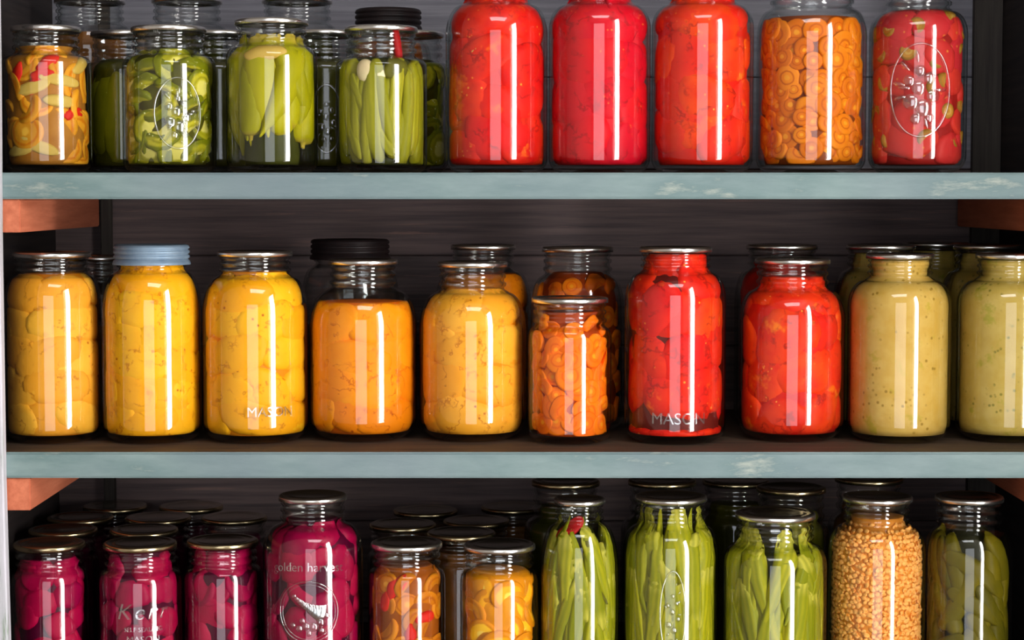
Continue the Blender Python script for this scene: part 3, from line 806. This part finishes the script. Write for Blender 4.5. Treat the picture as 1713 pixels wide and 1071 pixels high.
pods(B11, 'pickle', 'pickle_dark', 'gherkin', 'pickle_dark_core', .84, 71, .0100, .034, ((.035, 8, .9, .5), (.075, 8, .9, .5), (.115, 8, .9, .5)), .012, core_in=.012, lean=.6)
GR = 'tall jars of the rear bottom row'
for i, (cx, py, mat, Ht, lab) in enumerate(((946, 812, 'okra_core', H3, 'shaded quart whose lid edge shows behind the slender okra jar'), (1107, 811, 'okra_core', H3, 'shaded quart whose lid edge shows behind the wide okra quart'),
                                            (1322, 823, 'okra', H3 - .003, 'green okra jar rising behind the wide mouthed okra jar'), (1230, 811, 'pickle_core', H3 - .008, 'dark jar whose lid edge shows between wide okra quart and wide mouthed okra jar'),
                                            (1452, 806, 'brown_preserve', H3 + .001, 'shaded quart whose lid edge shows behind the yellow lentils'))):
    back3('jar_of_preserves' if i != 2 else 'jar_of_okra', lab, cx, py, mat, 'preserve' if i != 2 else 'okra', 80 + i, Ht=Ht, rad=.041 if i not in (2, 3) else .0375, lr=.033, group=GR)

# ---- top shelf, front row
GT = .03
HP1 = at_y(80, 41, YF + .04).z - z1t
T1 = make_jar('jar_of_mixed_vegetables', 'pint of orange and green mixed vegetables at the post end of the top shelf', 1, 5, 152, 41, (22, 134), GT, group='pint jars on the top shelf', sh=.74, nk=.82, rc=.013)
medley(T1, .86, 21, 'medley', 'medley_core', (.014, .021))
strips(T1, ((-.85, .66, 1.3), (.05, .74, .5), (-.28, .60, .9), (.75, .40, .2), (-.1, .66, .2)), 'red_pepper', 'red_pepper_strip', (.012, .006, .005))
T3 = make_jar('jar_of_pickles', 'pint of pickle chips with a raised oval fruit emblem', 1, 206, 361, 41, (223, 345), GT, group='pint jars on the top shelf', sh=.72, nk=.82, rc=.012)
chips(T3, .84, 22); medallion(T3, T3.H * .40, .18, .022, .032, True, 3)
T5 = make_jar('jar_of_peppers', 'tall pint of whole yellow green peppers on the top shelf', 1, 379, 531, 29, (395, 514), GT - .008, group='pint jars on the top shelf', sh=.74, nk=.84, rc=.012)
pods(T5, 'pickled_pepper', 'pepper', 'pepper', 'pepper_core', .90, 23, .0135, .047, ((.075, 8, .85, .8), (.078, 6, 1.3, .6)), .012, core_in=.014, lean=.22, z0=.012)
strips(T5, ((-.2, .77, .15),), 'onion', 'onion_strip', (.02, .007, .006))
T7 = make_jar('jar_of_beans', 'pint of pickled bean pods with garlic and a red chili', 1, 562, 714, 41, (577, 696), GT, group='pint jars on the top shelf', sh=.72, nk=.80, rc=.010)
pods(T7, 'bean_pod', 'bean', 'bean', 'pepper_core', .78, 24, .0075, .044, ((.055, 14, .85, .5), (.06, 11, 1.2, .5)), .009, core_in=.010, lean=.18)
piece(T7, 'garlic_clove', M['garlic'], 'blob', -.42, T7.H * .68, (.009, .012, .007), (0, 0, .2), sink=.9, off=.0001)
piece(T7, 'garlic_clove', M['garlic'], 'blob', -.05, T7.H * .66, (.006, .006, .006), (0, 0, .2), sink=.9, off=.0001)
piece(T7, 'red_chili', M['chili'], 'gherkin', .62, T7.H * .83, (.004, .004, .026), (PI / 2, 0, .12), sink=.9, off=.0001)
piece(T7, 'dill_stem', M['dill'], 'blob', .42, T7.H * .70, (.011, .012, .006), (0, 0, .3), sink=.8, off=.0004, lump=.2)
YT2 = T3.y + .083
def back1(name, label, cx, lidy, mat, part, seed, rad=.0385, lr=.033, Ht=None, yc=None, fill=.8, **k):
    j = make_jar(name, label, 1, cx=cx, rad=rad, lidr=lr, lidy=lidy, Ht=Ht, yc=yc or YT2, sh=k.pop('sh', .72), nk=k.pop('nk', .80), **k)
    core(j, part, M[mat], fill, .004, .003, seed); return j
GS = 'pint jars of the second row on the top shelf'
j = back1('jar_of_pickles', 'dark green pickle jar between the mixed vegetables and the emblem pickles', 212, 50, 'pickle_core', 'brine', 25, group=GS)
pods(j, 'pickle', 'pickle_skin', 'gherkin', 'pickle_core', .78, 25, .016, .046, ((.058, 8, .85, .5),), .006, core_in=.01, lean=.08)
j = back1('jar_of_pickles', 'narrow sliver of a dark jar between emblem pickles and whole peppers', 368, 50, 'pickle_core', 'brine', 26, group=GS)
j = back1('jar_of_pickles', 'dark jar with an oval emblem between whole peppers and bean pods', 546, 49, 'pickle_core', 'brine', 27, group=GS)
medallion(j, j.H * .38, 0, .015, .032, True, 5)
j = back1('jar_of_pickles', 'pickle slices peeping out between the bean pods and the first tomatoes', 684, 50, 'pickle_core', 'brine', 28, group=GS)
chips(j, .78, 28)
YT3 = YT2 + .088
for cx, mat, lab in ((152, 'brown_preserve', 'tall brownish jar behind the mixed vegetable pint on the top shelf'), (314, 'okra_core', 'tall greenish jar behind the emblem pickle pint'), (498, 'okra_core', 'tall dim jar behind the whole pepper pint')):
    back1('jar_of_preserves', lab, cx, None, mat, 'preserve', 29 + cx, rad=.043, lr=.0345, Ht=HQ, yc=YT3, sh=.70, nk=.86, fill=.8, group='tall jars at the back of the top shelf')
back1('jar_of_preserves', 'jar with a dark brown screw cap behind the bean pod pint', 650, 13, 'medley_core_deep', 'preserve', 30, rad=.043, lr=.0335, yc=YT3, sh=.70, nk=.845, fill=.8, cap='dark', group='tall jars at the back of the top shelf')
GQ = 'red tomato quarts on the top shelf'
T11 = make_jar('jar_of_tomatoes', 'orange red tomato quart touching the pickle pints', 1, 746, 916, None, (772, 888), GT, Ht=HQ + .003, group=GQ, sh=.70, nk=.87)
tomatoes(T11, 'tomato', 'juice', .9, 101)
piece(T11, 'onion_strip', M['onion'], 'blob', -.50, T11.H * .615, (.011, .004, .004), (0, 0, .55), sink=.9, off=.0001)
T12 = make_jar('jar_of_tomatoes', 'smooth crimson tomato quart in the middle of three tomato quarts', 1, 918, 1088, None, (945, 1060), GT, Ht=HQ + .003, group=GQ, sh=.74, nk=.87)
tomatoes(T12, 'tomato_pink', 'juice_pink', .9, 102)
T13 = make_jar('jar_of_tomatoes', 'chunky orange tomato quart beside the brown carrot quart', 1, 1090, 1260, None, (1117, 1234), GT, Ht=HQ + .003, group=GQ, sh=.74, nk=.87)
tomatoes(T13, 'tomato_orange', 'juice', .9, 103, .012)
T14 = make_jar('jar_of_carrots', 'wide quart of brownish carrot coins on the top shelf', 1, 1266, 1448, None, (1284, 1424), GT, Ht=HQ + .002, group='carrot jars', sh=.70, nk=.85)
carrots(T14, 'carrot_dark', 'carrot_brine_dark', .795, 104, r=(.0085, .0148), dx=.0172, dz=.0140)
T15 = make_jar('jar_of_stewed_tomatoes', 'stewed tomatoes with okra slices and a raised oval emblem on the top shelf', 1, 1454, 1616, None, (1482, 1592), GT, Ht=HQ, sh=.72, nk=.85, rc=.016)
stew(T15, .84, 105); medallion(T15, T15.H * .42, .06, .028, .042, True, 6)

# ------------------------------------------------------------------ shelving unit
unit = bpy.data.objects.new('shelving_unit', None); COL.objects.link(unit); unit.location = (0, 0, 0)
tag(unit, 'weathered plank shelving with teal shelf edges and reddish cleats that holds all the jars', 'shelves')

def shelf_board(zt, zb):
    bm = box_mesh((XL + .0005, YF, zb), (XR - .0005, YB - .0005, zt), .0018, 2)
    bm.normal_update()
    for f in bm.faces:
        f.material_index = 0 if (f.calc_center_median().y < YF + .004) else 1
    # gently worn front edge
    return link_bm('shelf_board', bm, [M['teal'], M['board']], unit)
TH_ = z1t - z1b
shelf_board(z1t, z1b); shelf_board(z2t, z2t - TH_); shelf_board(SHELF_Z[3], SHELF_Z[3] - TH_)
ch = z1b - at_y(20, 389, YF + .004).z
xcl = at_y(34, 360, YF + .004).x
for zb in (z1b, z2t - TH_, SHELF_Z[3] - TH_):
    xc = xcl + (0 if zb == z1b else .0052)
    box('cleat', (XL + .0004, YF + .004, zb - ch), (xc, YB - .014, zb - .0002), M['cleat'], unit, .001)
    box('cleat', (XR - .046, YF + .004, zb - ch), (XR - .0004, YB - .014, zb - .0002), M['cleat'], unit, .001)
ZT, ZB = 2.0, 0.3
# back panel: horizontal planks, one mesh
bm = bmesh.new(); z = ZB; rnd = random.Random(3)
while z < ZT:
    h = rnd.uniform(.088, .10)
    b2 = box_mesh((XL - .02, YB + rnd.uniform(0, .0015), z), (XR + .02, YB + .018, min(z + h - .0007, ZT)), .0012, 1)
    me = bpy.data.meshes.new('t'); b2.to_mesh(me); b2.free(); bm.from_mesh(me); bpy.data.meshes.remove(me)
    z += h
for f in bm.faces: f.material_index = 1 if f.calc_center_median().z > z1t + .02 else 0
link_bm('back_planks', bm, [M['back'], M['back_grey']], unit)
# corner battens stand between the shelves at the back corners
lv = [(SHELF_Z[3], z2t - TH_), (z2t, z1b), (z1t, ZT)]
for za, zb in lv:
    box('corner_batten', (xcl + .0008, YB - .013, za + .0004), (xcl + .0118, YB - .0006, zb - .0004), M['batten'], unit, .001)
    box('corner_batten', (XR - .030, YB - .013, za + .0004), (XR - .0006, YB - .0006, zb - .0004), M['batten'], unit, .001)
box('side_board', (XL - .022, YF + .012, ZB), (XL - .0002, YB, ZT), M['side'], unit, .001)
box('side_board', (XR + .0002, YF + .012, ZB), (XR + .022, YB, ZT), M['side'], unit, .001)
# whitewashed post at the left front, leaning a touch
pz = [ZB, at_y(18, 1071, YF).z, at_y(9, 790, YF).z, at_y(5, 392, YF).z, at_y(2, 100, YF).z, ZT]
px = [at_y(24, 1200, YF).x, at_y(19, 1071, YF).x, at_y(11, 790, YF).x, at_y(5, 392, YF).x, at_y(3, 100, YF).x, at_y(2, 0, YF).x]
V, Fc = [], []
for z, x in zip(pz, px):
    V += [(x - .07, YF - .012, z), (x - .0012, YF - .012, z), (x, YF - .0108, z), (x, YF - .0004, z), (x - .07, YF - .0004, z)]
for i in range(len(pz) - 1):
    for k in range(5):
        k2 = (k + 1) % 5; Fc.append((i * 5 + k, i * 5 + k2, i * 5 + 5 + k2, i * 5 + 5 + k))
n = len(pz) - 1
Fc += [(4, 3, 2, 1, 0), tuple(n * 5 + k for k in range(5))]
link_mesh('front_post', V, Fc, M['post'], unit, False)
box('front_post', (XR + .004, YF - .012, ZB), (XR + .075, YF - .0004, ZT), M['post'], unit, .0015)
for x in (XL - .022, XR - .02):
    box('foot', (x, YF + .02, 0.0), (x + .042, YB - .02, ZB), M['side'], unit, .002)

# ------------------------------------------------------------------ room
X0, X1, Y0, Y1, ZTOP = -1.25, 0.92, -1.7, 2.16, 2.45
SW = (0.24, 0.92, 0.25, 2.25)
BW = (-0.95, 0.62, 0.05, 2.30)
CW = (-0.40, 0.55, 0.25, 0.80)
struct(box('floor', (X0 - .1, Y0 - .1, -.06), (X1 + .1, Y1 + .1, 0), M['floor']))
bm = bmesh.new()
for (xa, xb, ya, yb) in ((X0 - .1, CW[0], Y0 - .1, Y1 + .1), (CW[1], X1 + .1, Y0 - .1, Y1 + .1), (CW[0], CW[1], Y0 - .1, CW[2]), (CW[0], CW[1], CW[3], Y1 + .1)):
    b2 = box_mesh((xa, ya, ZTOP), (xb, yb, ZTOP + .06)); me = bpy.data.meshes.new('t'); b2.to_mesh(me); b2.free(); bm.from_mesh(me); bpy.data.meshes.remove(me)
struct(link_bm('ceiling', bm, M['plaster']))
bm = bmesh.new()
for (xa, xb, ya, yb) in ((CW[0], CW[0] + .03, CW[2], CW[3]), (CW[1] - .03, CW[1], CW[2], CW[3]), (CW[0], CW[1], CW[2], CW[2] + .03), (CW[0], CW[1], CW[3] - .03, CW[3])):
    b2 = box_mesh((xa, ya, ZTOP + .005), (xb, yb, ZTOP + .03)); me = bpy.data.meshes.new('t'); b2.to_mesh(me); b2.free(); bm.from_mesh(me); bpy.data.meshes.remove(me)
struct(link_bm('window_2', bm, M['frame']))
struct(box('wall_back', (X0 - .1, Y1, 0), (X1 + .1, Y1 + .08, ZTOP), M['plaster']))
struct(box('wall_left', (X0 - .08, Y0, 0), (X0, Y1, ZTOP), M['plaster']))

def wall_with_hole(name, axis, a0, a1, p0, p1, h0, h1, z0, z1):
    """wall running along axis from a0 to a1, thickness p0..p1, opening h0..h1 by z0..z1"""
    bm = bmesh.new()
    for (s, e, za, zb) in ((a0, h0, 0, ZTOP), (h1, a1, 0, ZTOP), (h0, h1, 0, z0), (h0, h1, z1, ZTOP)):
        if axis == 'y': lo, hi = (p0, s, za), (p1, e, zb)
        else: lo, hi = (s, p0, za), (e, p1, zb)
        b2 = box_mesh(lo, hi); me = bpy.data.meshes.new('t'); b2.to_mesh(me); b2.free(); bm.from_mesh(me); bpy.data.meshes.remove(me)
    return struct(link_bm(name, bm, M['plaster']))

def window_frame(name, axis, p0, p1, h0, h1, z0, z1, bars_z=(), bars_h=()):
    bm = bmesh.new(); t = .03
    rects = [(h0, h0 + t, z0, z1), (h1 - t, h1, z0, z1), (h0, h1, z0, z0 + t), (h0, h1, z1 - t, z1)]
    rects += [(h0, h1, b - .008, b + .008) for b in bars_z] + [(b[0], b[1], z0, z1) for b in bars_h]
    for (s, e, za, zb) in rects:
        if axis == 'y': lo, hi = (p0, s, za), (p1, e, zb)
        else: lo, hi = (s, p0, za), (e, p1, zb)
        b2 = box_mesh(lo, hi); me = bpy.data.meshes.new('t'); b2.to_mesh(me); b2.free(); bm.from_mesh(me); bpy.data.meshes.remove(me)
    return struct(link_bm(name, bm, M['frame']))

# tall side window (right) and the doorway behind the camera let the daylight in
wall_with_hole('wall_right', 'y', Y0, Y1, X1, X1 + .08, SW[0], SW[1], SW[2], SW[3])
wall_with_hole('wall_front', 'x', X0, X1, Y0 - .08, Y0, BW[0], BW[1], BW[2], BW[3])
window_frame('window_1', 'y', X1 + .01, X1 + .05, SW[0], SW[1], SW[2], SW[3], (), ((.32, .43),))  # wide bar added to split a thin streak off the window's reflection
window_frame('door_1', 'x', Y0 - .06, Y0 - .01, BW[0], BW[1], BW[2], BW[3])

def area(name, loc, rot, sx, sy, rad, color):
    l = bpy.data.lights.new(name, 'AREA'); l.shape = 'RECTANGLE'; l.size = sx; l.size_y = sy
    l.energy = rad * PI * sx * sy; l.color = color
    o = bpy.data.objects.new(name, l); COL.objects.link(o); o.location = loc; o.rotation_euler = rot
    return o
L_SIDE, L_DOOR, L_SKY, L_WORLD = 26.0, 2.7, 7.0, 0.4
area('side_window_daylight', (X1 + .07, (SW[0] + SW[1]) / 2, (SW[2] + SW[3]) / 2), (PI / 2, 0, PI / 2), SW[1] - SW[0], SW[3] - SW[2], L_SIDE, (1, .98, .95))
area('doorway_daylight', ((BW[0] + BW[1]) / 2, Y0 - .07, (BW[2] + BW[3]) / 2), (PI / 2, 0, 0), BW[1] - BW[0], BW[3] - BW[2], L_DOOR, (.93, .96, 1))
area('rooflight_daylight', ((CW[0] + CW[1]) / 2, (CW[2] + CW[3]) / 2, ZTOP + .05), (0, 0, 0), CW[1] - CW[0], CW[3] - CW[2], L_SKY, (.95, .97, 1))

w = bpy.data.worlds.new('world'); scene.world = w; w.use_nodes = True
w.node_tree.nodes['Background'].inputs[0].default_value = (.75, .85, 1, 1)
w.node_tree.nodes['Background'].inputs[1].default_value = L_WORLD

vs = scene.view_settings
vs.view_transform = 'Standard'; vs.look = 'None'; vs.gamma = 1.0; vs.use_curve_mapping = False
vs.exposure = -0.2
scene.cycles.transparent_max_bounces = 40
scene.cycles.max_bounces = 8; scene.cycles.diffuse_bounces = 3; scene.cycles.glossy_bounces = 4
scene.cycles.use_denoising = True
scene.cycles.caustics_reflective = False; scene.cycles.caustics_refractive = False

for i, a in enumerate(REPORT):
    for b in REPORT[i + 1:]:
        d = math.hypot(a[2] - b[2], a[3] - b[3]) - a[4] - b[4]
        if d < 0.0005 and abs(a[6] - b[6]) < .01:
            print('TOUCH %.4f | %s | %s' % (d, a[1], b[1]))
for a in REPORT: print('JAR %-26s x%.3f y%.3f R%.4f H%.4f  %s' % (a[0], a[2], a[3], a[4], a[5], a[1][:40]))
